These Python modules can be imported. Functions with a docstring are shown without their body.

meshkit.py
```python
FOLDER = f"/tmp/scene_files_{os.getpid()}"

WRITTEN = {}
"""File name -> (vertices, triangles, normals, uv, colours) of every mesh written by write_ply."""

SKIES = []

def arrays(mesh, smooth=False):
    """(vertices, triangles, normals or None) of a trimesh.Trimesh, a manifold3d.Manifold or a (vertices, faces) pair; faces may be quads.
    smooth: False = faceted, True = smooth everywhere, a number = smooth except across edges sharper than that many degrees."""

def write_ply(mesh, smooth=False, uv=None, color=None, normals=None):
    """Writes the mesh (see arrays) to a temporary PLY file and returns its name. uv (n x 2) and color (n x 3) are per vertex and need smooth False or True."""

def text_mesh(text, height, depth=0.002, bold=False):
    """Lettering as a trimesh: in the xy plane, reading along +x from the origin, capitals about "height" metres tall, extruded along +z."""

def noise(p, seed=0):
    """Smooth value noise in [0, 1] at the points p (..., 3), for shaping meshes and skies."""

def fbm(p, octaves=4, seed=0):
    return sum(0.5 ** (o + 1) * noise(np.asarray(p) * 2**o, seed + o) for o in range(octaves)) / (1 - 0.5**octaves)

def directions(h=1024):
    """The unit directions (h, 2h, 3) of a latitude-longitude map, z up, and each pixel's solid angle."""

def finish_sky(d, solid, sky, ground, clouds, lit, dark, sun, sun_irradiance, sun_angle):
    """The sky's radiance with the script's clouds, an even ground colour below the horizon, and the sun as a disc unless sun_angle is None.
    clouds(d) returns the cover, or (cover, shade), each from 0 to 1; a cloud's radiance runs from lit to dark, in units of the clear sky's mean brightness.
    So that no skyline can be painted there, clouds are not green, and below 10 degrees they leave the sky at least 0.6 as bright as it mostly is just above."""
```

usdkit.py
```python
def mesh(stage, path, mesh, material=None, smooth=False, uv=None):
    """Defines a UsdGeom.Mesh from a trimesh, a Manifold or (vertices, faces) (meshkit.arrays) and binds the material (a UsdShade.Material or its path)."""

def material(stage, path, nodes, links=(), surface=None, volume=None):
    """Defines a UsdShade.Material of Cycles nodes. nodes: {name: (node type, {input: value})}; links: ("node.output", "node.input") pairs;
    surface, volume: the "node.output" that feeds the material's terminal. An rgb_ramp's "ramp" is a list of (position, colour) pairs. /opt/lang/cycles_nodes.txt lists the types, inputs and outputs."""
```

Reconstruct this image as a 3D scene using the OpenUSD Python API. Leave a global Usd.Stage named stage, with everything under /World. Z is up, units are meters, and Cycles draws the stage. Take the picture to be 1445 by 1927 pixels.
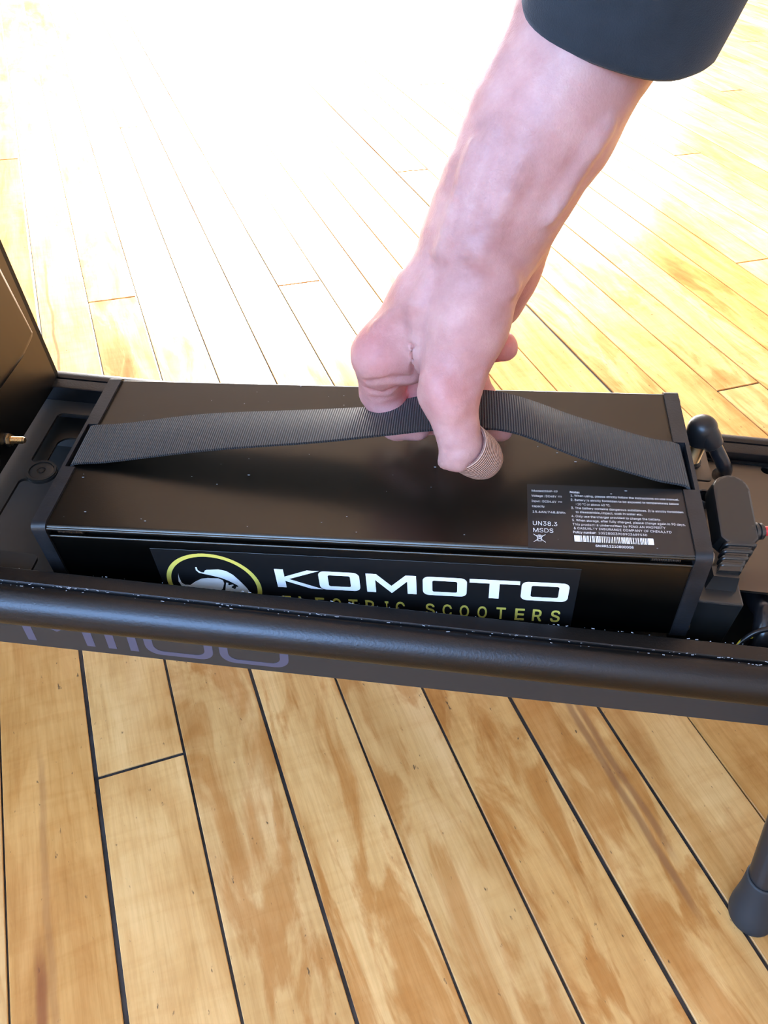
import math, random
import numpy as np
import trimesh
import manifold3d as m3
from shapely.geometry import Polygon, Point, LineString, box as sbox
from shapely.ops import unary_union
from scipy.spatial.transform import Rotation as Rot
from scipy.interpolate import PchipInterpolator
from pxr import Usd, UsdGeom, UsdLux, UsdShade, Gf, Sdf, Vt
import usdkit, meshkit

random.seed(7)
stage = Usd.Stage.CreateInMemory()
UsdGeom.SetStageUpAxis(stage, 'Z')
UsdGeom.SetStageMetersPerUnit(stage, 1.0)
UsdGeom.Xform.Define(stage, '/World')
UsdGeom.Scope.Define(stage, '/World/Looks')

# ------------------------------------------------------------------ camera
W, H, FPX = 1445, 1927, 1531.08
PITCH, ROLL, HC = 0.744720, 0.056824, 0.55
c_, s_ = math.cos(PITCH), math.sin(PITCH)
r0, f0, u0 = np.array([1, 0, 0.]), np.array([0, c_, -s_]), np.array([0, s_, c_])
RIGHT = math.cos(ROLL) * r0 + math.sin(ROLL) * u0
UP = -math.sin(ROLL) * r0 + math.cos(ROLL) * u0
FWD = f0
CAM = np.array([0, 0, HC])
cam = UsdGeom.Camera.Define(stage, '/World/Camera')
cam.CreateHorizontalApertureAttr(36.0)
cam.CreateVerticalApertureAttr(36.0 * H / W)
cam.CreateFocalLengthAttr(FPX / W * 36.0)
cam.CreateClippingRangeAttr((0.02, 100))
cam.CreateExposureAttr(-0.40)
mm = np.eye(4); mm[0, :3] = RIGHT; mm[1, :3] = UP; mm[2, :3] = -FWD; mm[3, :3] = CAM
cam.AddTransformOp().Set(Gf.Matrix4d(*mm.ravel().tolist()))

# ------------------------------------------------------------------ light: daylight through the windows of the room
ROOM = dict(x0=-3.2, x1=3.6, y0=-2.0, y1=4.3, z1=3.0)


def rect_light(name, pos, look, w, h, color, inten):
    l = UsdLux.RectLight.Define(stage, '/World/' + name)
    l.CreateWidthAttr(w); l.CreateHeightAttr(h)
    l.CreateColorAttr(Gf.Vec3f(*color)); l.CreateIntensityAttr(inten)
    z = -np.array(look, float); z /= np.linalg.norm(z)
    x = np.cross([0, 0, 1.], z); x /= np.linalg.norm(x); y = np.cross(z, x)
    m = np.eye(4); m[0, :3], m[1, :3], m[2, :3], m[3, :3] = x, y, z, pos
    l.AddTransformOp().Set(Gf.Matrix4d(*m.ravel().tolist()))
    return l


BACK_WINDOWS = [(-1.60, 1.35)]                       # x span of the wide window beyond the scooter
BACK_Z = (0.06, 1.32)
FRONT_WINDOW = (-2.4, -0.2, 1.0, 2.85)               # a window behind the camera, blue sky
LEFT_WINDOW = (-1.2, 1.4, 0.8, 2.7)                 # a window on the left, blue sky
for k, (a, b) in enumerate(BACK_WINDOWS):
    rect_light('daylight_back' + ('' if k == 0 else '_001'), ((a + b) / 2, ROOM['y1'] + 0.10, sum(BACK_Z) / 2), (0, -1, 0), b - a, BACK_Z[1] - BACK_Z[0], (1.0, 0.98, 0.95), 22.0)
a, b, c, d = FRONT_WINDOW
rect_light('daylight_front', ((a + b) / 2, ROOM['y0'] - 0.10, (c + d) / 2), (0, 1, 0), b - a, d - c, (0.28, 0.54, 1.0), 23.0)
a, b, c, d = LEFT_WINDOW
rect_light('daylight_left', (ROOM['x0'] - 0.10, (a + b) / 2, (c + d) / 2), (1, 0, 0), b - a, d - c, (0.36, 0.62, 1.0), 8.0)
# the low hazy sun that comes through the wide window and lies on the floor beyond the scooter
sun = UsdLux.DistantLight.Define(stage, '/World/sun')
sun.CreateAngleAttr(5.0); sun.CreateNormalizeAttr(True); sun.CreateIntensityAttr(17.0); sun.CreateColorAttr(Gf.Vec3f(1.0, 0.95, 0.84))
SUN_EL, SUN_AZ = math.radians(20.0), math.radians(10.0)
sz = np.array([-math.sin(SUN_AZ) * math.cos(SUN_EL), math.cos(SUN_AZ) * math.cos(SUN_EL), math.sin(SUN_EL)])
sx_ = np.cross([0, 0, 1.], sz); sx_ /= np.linalg.norm(sx_)
sm = np.eye(4); sm[0, :3], sm[1, :3], sm[2, :3] = sx_, np.cross(sz, sx_), sz
sun.AddTransformOp().Set(Gf.Matrix4d(*sm.ravel().tolist()))
dome = UsdLux.DomeLight.Define(stage, '/World/sky')
dome.CreateColorAttr(Gf.Vec3f(0.75, 0.86, 1.0)); dome.CreateIntensityAttr(0.6)


# ------------------------------------------------------------------ helpers
def tag(p, label=None, cat=None, group=None, kind=None):
    p = p.GetPrim() if hasattr(p, 'GetPrim') else p
    for k, v in (('label', label), ('category', cat), ('group', group), ('kind', kind)):
        if v: p.SetCustomDataByKey(k, v)
    return p


def numbered(path):
    if not stage.GetPrimAtPath(path): return path
    k = 1
    while stage.GetPrimAtPath(f'{path}_{k:03d}'): k += 1
    return f'{path}_{k:03d}'


def obj(name, mesh, mat, parent=None, smooth=False, uv=None, label=None):
    base = '/World' if parent is None else str(parent.GetPath())
    path = numbered(base + '/' + name)
    if isinstance(mesh, list): mesh = trimesh.util.concatenate(mesh)
    m = usdkit.mesh(stage, path, mesh, M[mat], smooth=smooth, uv=uv)
    if label: tag(m, label)
    return m.GetPrim()


def thing(name, label, cat, mat4=None, group=None, parent=None, kind=None):
    base = '/World' if parent is None else str(parent.GetPath())
    x = UsdGeom.Xform.Define(stage, numbered(base + '/' + name))
    if mat4 is not None: x.AddTransformOp().Set(Gf.Matrix4d(*np.asarray(mat4).T.ravel().tolist()))
    tag(x, label, cat, group, kind)
    return x.GetPrim()


def frame(Rm, o):
    m = np.eye(4); m[:3, :3] = Rm; m[:3, 3] = o
    return m


def to_tm(man):
    m = man.to_mesh()
    return trimesh.Trimesh(m.vert_properties[:, :3], m.tri_verts, process=False)


def bx(x0, x1, y0, y1, z0, z1):
    m = trimesh.creation.box([x1 - x0, y1 - y0, z1 - z0]); m.apply_translation([(x0 + x1) / 2, (y0 + y1) / 2, (z0 + z1) / 2]); return m


def rbox(x0, x1, y0, y1, z0, z1, r=0.001, seg=8):
    s = m3.Manifold.sphere(r, seg)
    pts = [s.translate((x, y, z)) for x in (x0 + r, x1 - r) for y in (y0 + r, y1 - r) for z in (z0 + r, z1 - r)]
    return to_tm(m3.Manifold.batch_hull(pts))


def prism(poly, h, axis='z', at=0.0, bevel=0.0):
    """Extrude a shapely polygon; axis x: polygon coords are (y,z); axis y: (x,z) extruded towards -y; axis z: (x,y)."""
    parts = []
    for g in getattr(poly, 'geoms', [poly]):
        if g.is_empty: continue
        parts.append(trimesh.creation.extrude_polygon(g, h, engine='earcut'))
    m = trimesh.util.concatenate(parts)
    v = m.vertices.copy()
    if axis == 'x':
        m.vertices = np.c_[v[:, 2] + at, v[:, 0], v[:, 1]]
    elif axis == 'y':
        m.vertices = np.c_[v[:, 0], at - v[:, 2], v[:, 1]]
    else:
        m.vertices = np.c_[v[:, 0], v[:, 1], v[:, 2] + at]
    if m.volume < 0: m.invert()
    return m


def tube(pts, rad, seg=16, cap=True, smooth_n=0):
    pts = np.asarray(pts, float)
    rad = np.broadcast_to(rad, len(pts)).astype(float)
    if smooth_n:
        t = np.r_[0, np.cumsum(np.linalg.norm(np.diff(pts, axis=0), axis=1))]
        tt = np.linspace(0, t[-1], smooth_n)
        pts = np.stack([PchipInterpolator(t, pts[:, k])(tt) for k in range(3)], 1); rad = np.interp(tt, t, rad)
    T = np.gradient(pts, axis=0); T /= np.linalg.norm(T, axis=1)[:, None]
    n = np.cross(T[0], [0.31, 0.2, 0.93]); n /= np.linalg.norm(n)
    V = []
    a = np.linspace(0, 2 * np.pi, seg, endpoint=False)
    for p, t, rr in zip(pts, T, rad):
        n = n - t * (n @ t); n /= np.linalg.norm(n); b = np.cross(t, n)
        V.append(p + rr * (np.cos(a)[:, None] * n + np.sin(a)[:, None] * b))
    N = len(pts); V = np.vstack(V); F = []
    for i in range(N - 1):
        for j in range(seg):
            k = (j + 1) % seg
            F += [[i * seg + j, i * seg + k, (i + 1) * seg + k], [i * seg + j, (i + 1) * seg + k, (i + 1) * seg + j]]
    if cap:
        V = np.vstack([V, pts[0], pts[-1]])
        for j in range(seg):
            k = (j + 1) % seg
            F += [[len(V) - 2, k, j], [len(V) - 1, (N - 1) * seg + j, (N - 1) * seg + k]]
    m = trimesh.Trimesh(V, F, process=False)
    return m


def lathe(profile, seg=32):
    """profile: (r, z) from bottom to top; r=0 at the ends closes it."""
    p = np.asarray(profile, float)
    return trimesh.creation.revolve(p, sections=seg)


def place(m, Rm=None, o=None):
    m = m.copy()
    T = np.eye(4)
    if Rm is not None: T[:3, :3] = Rm
    if o is not None: T[:3, 3] = o
    m.apply_transform(T); return m


def align(d, up=(0, 0, 1)):
    """rotation whose z axis is d"""
    d = np.asarray(d, float) / np.linalg.norm(d)
    x = np.cross(up, d)
    if np.linalg.norm(x) < 1e-4: x = np.cross([0, 1, 0], d)
    x /= np.linalg.norm(x)
    return np.stack([x, np.cross(d, x), d], 1)


def rrect(x0, y0, x1, y1, r):
    return sbox(x0 + r, y0 + r, x1 - r, y1 - r).buffer(r, quad_segs=6)


def at(px, py, depth):
    """a point of the photograph at a measured distance along the view axis"""
    return CAM + depth * (((px - W / 2) / FPX) * RIGHT - ((py - H / 2) / FPX) * UP + FWD)


# ------------------------------------------------------------------ materials
M = {}


def mat(name, nodes, links=(), surface='p.BSDF'):
    M[name] = usdkit.material(stage, '/World/Looks/' + name, nodes, links, surface=surface)


def plain(name, col, rough=0.5, metal=0.0, spec=0.5, bump=None, var=0.0, **kw):
    nodes = {'p': ('principled_bsdf', dict(base_color=col, roughness=rough, metallic=metal, specular_ior_level=spec, **kw))}
    links = []
    if var or bump:
        nodes['tc'] = ('texture_coordinate', {})
    if var:
        nodes['n'] = ('noise_texture', {'scale': 60.0, 'detail': 5.0})
        lo = [c * (1 - var) for c in col]; hi = [min(1, c * (1 + var)) for c in col]
        nodes['rp'] = ('rgb_ramp', {'ramp': [(0.3, lo), (0.7, hi)]})
        links += [('tc.object', 'n.vector'), ('n.fac', 'rp.fac'), ('rp.color', 'p.base_color')]
    if bump:
        sc, st, dist = bump
        nodes['bn'] = ('noise_texture', {'scale': sc, 'detail': 3.0})
        nodes['b'] = ('bump', {'strength': st, 'distance': dist})
        links += [('tc.object', 'bn.vector'), ('bn.fac', 'b.height'), ('b.normal', 'p.normal')]
    mat(name, nodes, links)


def wood(name, tone, w, blotch=0.5, streak=None):
    """maple strip: object space, x along the strip. tone = (light, mid, dark)"""
    li, mi, da = tone
    n = {
        'tc': ('texture_coordinate', {}),
        'm1': ('mapping', {'scale': (2.2, 9.0, 1.0), 'location': (w * 3.1, w * 1.7, w)}),
        'n1': ('noise_texture', {'scale': 3.0, 'detail': 6.0, 'roughness': 0.6, 'distortion': 0.6}),
        'r1': ('rgb_ramp', {'ramp': [(0.28, da), (0.46, mi), (0.66, li)]}),
        # fine grain
        'm2': ('mapping', {'scale': (14.0, 420.0, 1.0), 'location': (w, w * 2.3, w)}),
        'n2': ('noise_texture', {'scale': 1.0, 'detail': 4.0, 'roughness': 0.65}),
        'r2': ('rgb_ramp', {'ramp': [(0.25, (0.82, 0.76, 0.68)), (0.55, (1, 1, 1)), (0.8, (1.06, 1.05, 1.03))]}),
        'x2': ('mix', {'mix_type': 'multiply', 'fac': 0.75}),
        # brown blotches with a soft torn edge
        'm3': ('mapping', {'scale': (7.0, 26.0, 1.0), 'location': (w * 5.3, w * 0.7, w * 2)}),
        'n3': ('noise_texture', {'scale': 1.0, 'detail': 7.0, 'roughness': 0.55, 'distortion': 1.2}),
        'r3': ('rgb_ramp', {'ramp': [(0.49, (0, 0, 0)), (0.57, (0.8, 0.8, 0.8)), (0.72, (1, 1, 1))]}),
        'k3': ('math', {'math_type': 'multiply', 'value2': blotch}),
        'x3': ('mix', {'mix_type': 'multiply', 'color2': (0.70, 0.50, 0.32)}),
        # cross-grain figure
        'm5': ('mapping', {'scale': (90.0, 12.0, 1.0), 'location': (w * 2.3, w * 4.7, w)}),
        'n5': ('noise_texture', {'scale': 1.0, 'detail': 3.0, 'roughness': 0.6, 'distortion': 0.5}),
        'r5': ('rgb_ramp', {'ramp': [(0.3, (0.86, 0.78, 0.68)), (0.55, (1, 1, 1))]}),
        'x5': ('mix', {'mix_type': 'multiply', 'fac': 0.5}),
        # dark flecks
        'm4': ('mapping', {'scale': (120.0, 260.0, 1.0), 'location': (w * 7.3, w * 3.7, w)}),
        'v4': ('noise_texture', {'scale': 1.0, 'detail': 3.0, 'roughness': 0.5}),
        'r4': ('rgb_ramp', {'ramp': [(0.70, (0, 0, 0)), (0.76, (0.85, 0.85, 0.85)), (1.0, (1, 1, 1))]}),
        'x4': ('mix', {'mix_type': 'mix', 'color2': (0.10, 0.06, 0.035)}),
        'rr': ('rgb_ramp', {'ramp': [(0.3, (0.17,) * 3), (0.7, (0.26,) * 3)]}),
        'p': ('principled_bsdf', {'specular_ior_level': 0.32}),
        'b': ('bump', {'strength': 0.25, 'distance': 0.0006}),
    }
    l = [('tc.object', 'm1.vector'), ('m1.vector', 'n1.vector'), ('n1.fac', 'r1.fac'),
         ('tc.object', 'm2.vector'), ('m2.vector', 'n2.vector'), ('n2.fac', 'r2.fac'), ('r1.color', 'x2.color1'), ('r2.color', 'x2.color2'),
         ('tc.object', 'm3.vector'), ('m3.vector', 'n3.vector'), ('n3.fac', 'r3.fac'), ('r3.color', 'k3.value1'), ('k3.value', 'x3.fac'), ('x2.color', 'x3.color1'),
         ('tc.object', 'm5.vector'), ('m5.vector', 'n5.vector'), ('n5.fac', 'r5.fac'), ('x3.color', 'x5.color1'), ('r5.color', 'x5.color2'),
         ('tc.object', 'm4.vector'), ('m4.vector', 'v4.vector'), ('v4.fac', 'r4.fac'), ('r4.color', 'x4.fac'), ('x5.color', 'x4.color1'),
         ('n1.fac', 'rr.fac'), ('rr.color', 'p.roughness'), ('n1.fac', 'b.height'), ('b.normal', 'p.normal')]
    last = 'x4.color'
    for k, (y0, wid, amp, x0, x1, colr, str_) in enumerate(streak or []):
        # heartwood streak: a wavering line along the strip at y0, between x0 and x1
        q = f's{k}'
        n |= {q + 'sep': ('separate_xyz', {}), q + 'm': ('mapping', {'scale': (11.0, 1.0, 1.0), 'location': (k * 7.7 + w, 0, 0)}),
              q + 'n': ('noise_texture', {'scale': 1.0, 'detail': 4.0}), q + 'na': ('math', {'math_type': 'multiply_add', 'value2': amp, 'value3': -amp * 0.5 - y0}),
              q + 'd': ('math', {'math_type': 'add'}), q + 'ab': ('math', {'math_type': 'absolute'}),
              q + 'mr': ('map_range', {'range_type': 'smoothstep', 'from_min': wid * 0.25, 'from_max': wid, 'to_min': 1.0, 'to_max': 0.0, 'clamp': True}),
              q + 'x0': ('map_range', {'range_type': 'smoothstep', 'from_min': x0 - 0.02, 'from_max': x0 + 0.02, 'clamp': True}),
              q + 'x1': ('map_range', {'range_type': 'smoothstep', 'from_min': x1 - 0.02, 'from_max': x1 + 0.02, 'to_min': 1.0, 'to_max': 0.0, 'clamp': True}),
              q + 'a': ('math', {'math_type': 'multiply'}), q + 'b': ('math', {'math_type': 'multiply'}), q + 'c': ('math', {'math_type': 'multiply', 'value2': str_}),
              q + 'mx': ('mix', {'mix_type': 'mix', 'color2': colr})}
        l += [('tc.object', q + 'sep.vector'), ('tc.object', q + 'm.vector'), (q + 'm.vector', q + 'n.vector'), (q + 'n.fac', q + 'na.value1'),
              (q + 'sep.y', q + 'd.value1'), (q + 'na.value', q + 'd.value2'), (q + 'd.value', q + 'ab.value1'), (q + 'ab.value', q + 'mr.value'),
              (q + 'sep.x', q + 'x0.value'), (q + 'sep.x', q + 'x1.value'), (q + 'mr.result', q + 'a.value1'), (q + 'x0.result', q + 'a.value2'),
              (q + 'a.value', q + 'b.value1'), (q + 'x1.result', q + 'b.value2'), (q + 'b.value', q + 'c.value1'), (q + 'c.value', q + 'mx.fac'), (last, q + 'mx.color1')]
        last = q + 'mx.color'
    l.append((last, 'p.base_color'))
    mat(name, n, l)


TONES = [((0.72, 0.44, 0.18), (0.62, 0.345, 0.12), (0.46, 0.22, 0.068)),
         ((0.76, 0.49, 0.215), (0.67, 0.40, 0.155), (0.53, 0.28, 0.092)),
         ((0.65, 0.36, 0.125), (0.55, 0.28, 0.085), (0.40, 0.18, 0.048)),
         ((0.70, 0.44, 0.195), (0.60, 0.355, 0.135), (0.50, 0.265, 0.09))]
RED, BRN, TAN = (0.22, 0.065, 0.025), (0.26, 0.115, 0.05), (0.36, 0.19, 0.085)
NWOOD = 9
for k in range(NWOOD):
    wood(f'maple_{k}', TONES[k % 4], 3.7 * k + 1.3, blotch=(0.25, 0.9, 0.5, 0.75, 0.4)[k % 5])

plain('gap_dark', (0.026, 0.026, 0.030), 0.42, 0.0, 0.5, var=0.6)
plain('wall_paint', (0.80, 0.79, 0.76), 0.7)
plain('ceiling_paint', (0.50, 0.44, 0.38), 0.8)
plain('window_paint', (0.75, 0.75, 0.74), 0.45)
plain('anodised', (0.072, 0.068, 0.063), 0.30, 1.0, bump=(900.0, 0.08, 0.0004))
plain('anodised_side', (0.060, 0.058, 0.058), 0.36, 1.0, bump=(900.0, 0.08, 0.0004))
plain('frame_black', (0.050, 0.050, 0.054), 0.38, 1.0, bump=(700.0, 0.22, 0.0006))
plain('panel_black', (0.034, 0.032, 0.032), 0.55, 0.0, 0.35, bump=(800.0, 0.1, 0.0004))
plain('tray_black', (0.0045, 0.0043, 0.0043), 0.5, 0.0, 0.5, var=0.4, bump=(300.0, 0.12, 0.0006))
plain('plate_brown', (0.165, 0.148, 0.130), 0.40, 1.0, bump=(500.0, 0.1, 0.0004))
plain('lid_black', (0.054, 0.051, 0.050), 0.34, 1.0, bump=(40.0, 0.06, 0.002))
plain('plate_dark', (0.030, 0.028, 0.026), 0.40, 0.3, 0.5, bump=(400.0, 0.1, 0.0005))
plain('lid_edge', (0.004, 0.004, 0.004), 0.6, 0.0, 0.15)
plain('cap_plastic', (0.013, 0.0135, 0.016), 0.42, 0.0, 0.45, var=0.35, bump=(600.0, 0.15, 0.0006))
plain('plug_plastic', (0.014, 0.0135, 0.0135), 0.36, 0.0, 0.95, bump=(900.0, 0.06, 0.0004))
plain('chip_pale', (0.34, 0.37, 0.42), 0.6)
plain('rubber', (0.012, 0.012, 0.013), 0.38, 0.0, 0.5)
plain('cable_black', (0.010, 0.010, 0.012), 0.22, 0.0, 0.5)
plain('red_wire', (0.62, 0.03, 0.03), 0.4)
plain('yellow_wire', (0.62, 0.50, 0.03), 0.4)
plain('brass', (0.72, 0.52, 0.28), 0.32, 1.0)
plain('screw_black', (0.16, 0.15, 0.15), 0.35, 1.0)
plain('screw_steel', (0.30, 0.29, 0.27), 0.35, 1.0)
plain('sticker', (0.010, 0.010, 0.011), 0.38, 0.0, 0.45)
plain('label_film', (0.050, 0.049, 0.052), 0.36, 0.75)
plain('print_white', (0.94, 0.95, 0.96), 0.5)
plain('print_label', (0.70, 0.70, 0.72), 0.5)
plain('print_yellow', (0.80, 0.69, 0.13), 0.5)
plain('print_violet', (0.095, 0.10, 0.165), 0.45, 0.2)
plain('sleeve_knit', (0.017, 0.023, 0.031), 0.85, 0.0, 0.3, var=0.2, bump=(1500.0, 0.4, 0.0006), sheen_weight=0.25, sheen_tint=(0.5, 0.6, 0.7))
plain('kick_black', (0.035, 0.036, 0.040), 0.28, 0.4, 0.5)
plain('kick_rubber', (0.020, 0.023, 0.028), 0.55, 0.0, 0.4, bump=(400.0, 0.1, 0.0005))

mat('webbing', {
    'tc': ('texture_coordinate', {}), 'mp': ('mapping', {'scale': (1.0, 1.0, 1.0)}),
    'w': ('wave_texture', {'wave_type': 'bands', 'bands_direction': 'x', 'scale': 9.0, 'distortion': 0.3, 'detail': 1.0, 'detail_scale': 4.0}),
    'n': ('noise_texture', {'scale': 60.0, 'detail': 3.0}),
    'r': ('rgb_ramp', {'ramp': [(0.0, (0.004, 0.0042, 0.005)), (0.6, (0.014, 0.015, 0.018)), (1.0, (0.022, 0.024, 0.029))]}),
    'b': ('bump', {'strength': 0.9, 'distance': 0.0007}),
    'p': ('principled_bsdf', {'roughness': 0.55, 'specular_ior_level': 0.5, 'sheen_weight': 0.12})},
    [('tc.UV', 'mp.vector'), ('mp.vector', 'w.vector'), ('w.fac', 'r.fac'), ('r.color', 'p.base_color'), ('w.fac', 'b.height'), ('b.normal', 'p.normal')])

mat('bandage_knit', {
    'tc': ('texture_coordinate', {}),
    'w': ('wave_texture', {'wave_type': 'bands', 'bands_direction': 'z', 'scale': 190.0, 'distortion': 1.6, 'detail': 2.0, 'detail_scale': 0.8}),
    'r': ('rgb_ramp', {'ramp': [(0.1, (0.22, 0.12, 0.095)), (0.6, (0.54, 0.34, 0.28)), (1.0, (0.66, 0.45, 0.38))]}),
    'b': ('bump', {'strength': 0.8, 'distance': 0.0008}),
    'p': ('principled_bsdf', {'roughness': 0.9, 'specular_ior_level': 0.15})},
    [('tc.object', 'w.vector'), ('w.fac', 'r.fac'), ('r.color', 'p.base_color'), ('w.fac', 'b.height'), ('b.normal', 'p.normal')])

mat('skin', {
    'tc': ('texture_coordinate', {}),
    'n1': ('noise_texture', {'scale': 34.0, 'detail': 5.0, 'roughness': 0.6}),
    'r1': ('rgb_ramp', {'ramp': [(0.30, (0.44, 0.225, 0.215)), (0.52, (0.53, 0.30, 0.285)), (0.72, (0.60, 0.375, 0.355))]}),
    'n2': ('noise_texture', {'scale': 420.0, 'detail': 4.0, 'roughness': 0.7}),
    'r2': ('rgb_ramp', {'ramp': [(0.3, (0.93, 0.90, 0.90)), (0.7, (1.0, 1.0, 1.0))]}),
    'x': ('mix', {'mix_type': 'multiply', 'fac': 0.8}),
    'at': ('attribute', {'attribute': 'flush'}),
    'y': ('mix', {'mix_type': 'multiply', 'fac': 1.0}),
    'n3': ('noise_texture', {'scale': 900.0, 'detail': 3.0}),
    'b': ('bump', {'strength': 0.35, 'distance': 0.0006}),
    'p': ('principled_bsdf', {'roughness': 0.48, 'specular_ior_level': 0.4, 'subsurface_weight': 0.35, 'subsurface_scale': 0.006, 'subsurface_radius': (1.0, 0.35, 0.2)})},
    [('tc.object', 'n1.vector'), ('n1.fac', 'r1.fac'), ('tc.object', 'n2.vector'), ('n2.fac', 'r2.fac'), ('r1.color', 'x.color1'), ('r2.color', 'x.color2'),
     ('x.color', 'y.color1'), ('at.color', 'y.color2'), ('y.color', 'p.base_color'),
     ('tc.object', 'n3.vector'), ('n3.fac', 'b.height'), ('b.normal', 'p.normal')])

# ------------------------------------------------------------------ the room
R_ = ROOM
fl = thing('floor', 'worn honey-coloured maple strip floor with dark seams', None, kind='structure')
obj('subfloor', bx(R_['x0'], R_['x1'], R_['y0'], R_['y1'], -0.05, -0.0017), 'gap_dark', fl)
TH, PW, PO = 0.39467, 0.063673, -0.1325126          # seam direction, strip width, first seam
NV, AV = np.array([math.cos(TH), math.sin(TH)]), np.array([-math.sin(TH), math.cos(TH)])
RP = frame(np.stack([np.r_[AV, 0], np.r_[-NV, 0], [0, 0, 1.]], 1), [0, 0, 0])[:3, :3]
JOINTS = {0: [1.6258], 1: [0.3482], 2: [1.0611], 6: [1.0370], 13: [0.6306], 17: [0.9171], 8: [1.62], 4: [1.75], 11: [1.4], 15: [1.9], 20: [1.35], 23: [0.9, 2.2], 26: [1.7], 29: [1.2], 32: [2.1], 36: [1.6], 39: [1.3]}
SEAM = {1: 0.0032, 6: 0.0034, 7: 0.0030, 5: 0.0022, 3: 0.0026, 11: 0.0036, 4: 0.0018, 2: 0.0019, 8: 0.0012, 9: 0.0012, 10: 0.0014}
MATS = {0: 'plank_red', 1: 'maple_1b', 2: 'stained_0', 3: 'stained_1', 4: 'stained_2', 5: 'stained_3', 6: 'plank_streak', 7: 'maple_4', 8: 'maple_2'}
for k, w_ in enumerate((41.3, 47.9, 58.2, 63.5)): wood(f'stained_{k}', (TONES[3], TONES[1], TONES[3], TONES[0])[k], w_, (0.9, 1.0, 0.8, 0.95)[k])
wood('plank_red', TONES[2], 11.3, 0.3, [(0.0135, 0.0055, 0.009, -0.90, -0.50, RED, 0.8), (0.0165, 0.0085, 0.008, -0.85, -0.62, BRN, 0.55), (0.006, 0.0035, 0.016, -0.72, -0.36, BRN, 0.35)])
wood('plank_streak', TONES[0], 23.9, 0.85, [(-0.009, 0.0042, 0.010, -0.32, -0.12, BRN, 0.7), (-0.017, 0.0040, 0.008, -0.28, -0.09, BRN, 0.65)])
wood('maple_1b', TONES[1], 31.1, 0.2, [(0.0, 0.0025, 0.02, -0.02, 0.06, BRN, 0.4), (0.016, 0.0028, 0.012, -1.35, -0.75, BRN, 0.8)])


def plank(k, a0, a1, name):
    g0, g1 = SEAM.get(k, 0.0013) / 2, SEAM.get(k + 1, 0.0013) / 2
    n0, n1 = PO + PW * k + g0, PO + PW * (k + 1) - g1
    hx, hy = (a1 - a0) / 2 - 0.0013, (n1 - n0) / 2
    ch = 0.0005
    V, F = [], []
    for (ix, z) in ((0, -0.003), (0, -ch), (ch, 0.0)):
        V += [[-hx + ix, -hy + ix, z], [hx - ix, -hy + ix, z], [hx - ix, hy - ix, z], [-hx + ix, hy - ix, z]]
    for i in range(2):
        for j in range(4):
            q = (j + 1) % 4
            F += [[i * 4 + j, i * 4 + q, (i + 1) * 4 + q], [i * 4 + j, (i + 1) * 4 + q, (i + 1) * 4 + j]]
    F += [[8, 9, 10], [8, 10, 11], [0, 2, 1], [0, 3, 2]]
    o = NV * (n0 + n1) / 2 + AV * (a0 + a1) / 2
    m = obj(name, trimesh.Trimesh(V, F, process=False), MATS.get(k) if (k in MATS and a0 < 1.0) else f'maple_{rp.randrange(NWOOD)}', fl)
    UsdGeom.Xformable(m).AddTransformOp().Set(Gf.Matrix4d(*frame(RP, [o[0], o[1], rp.uniform(-0.0002, 0.0002)]).T.ravel().tolist()))


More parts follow.
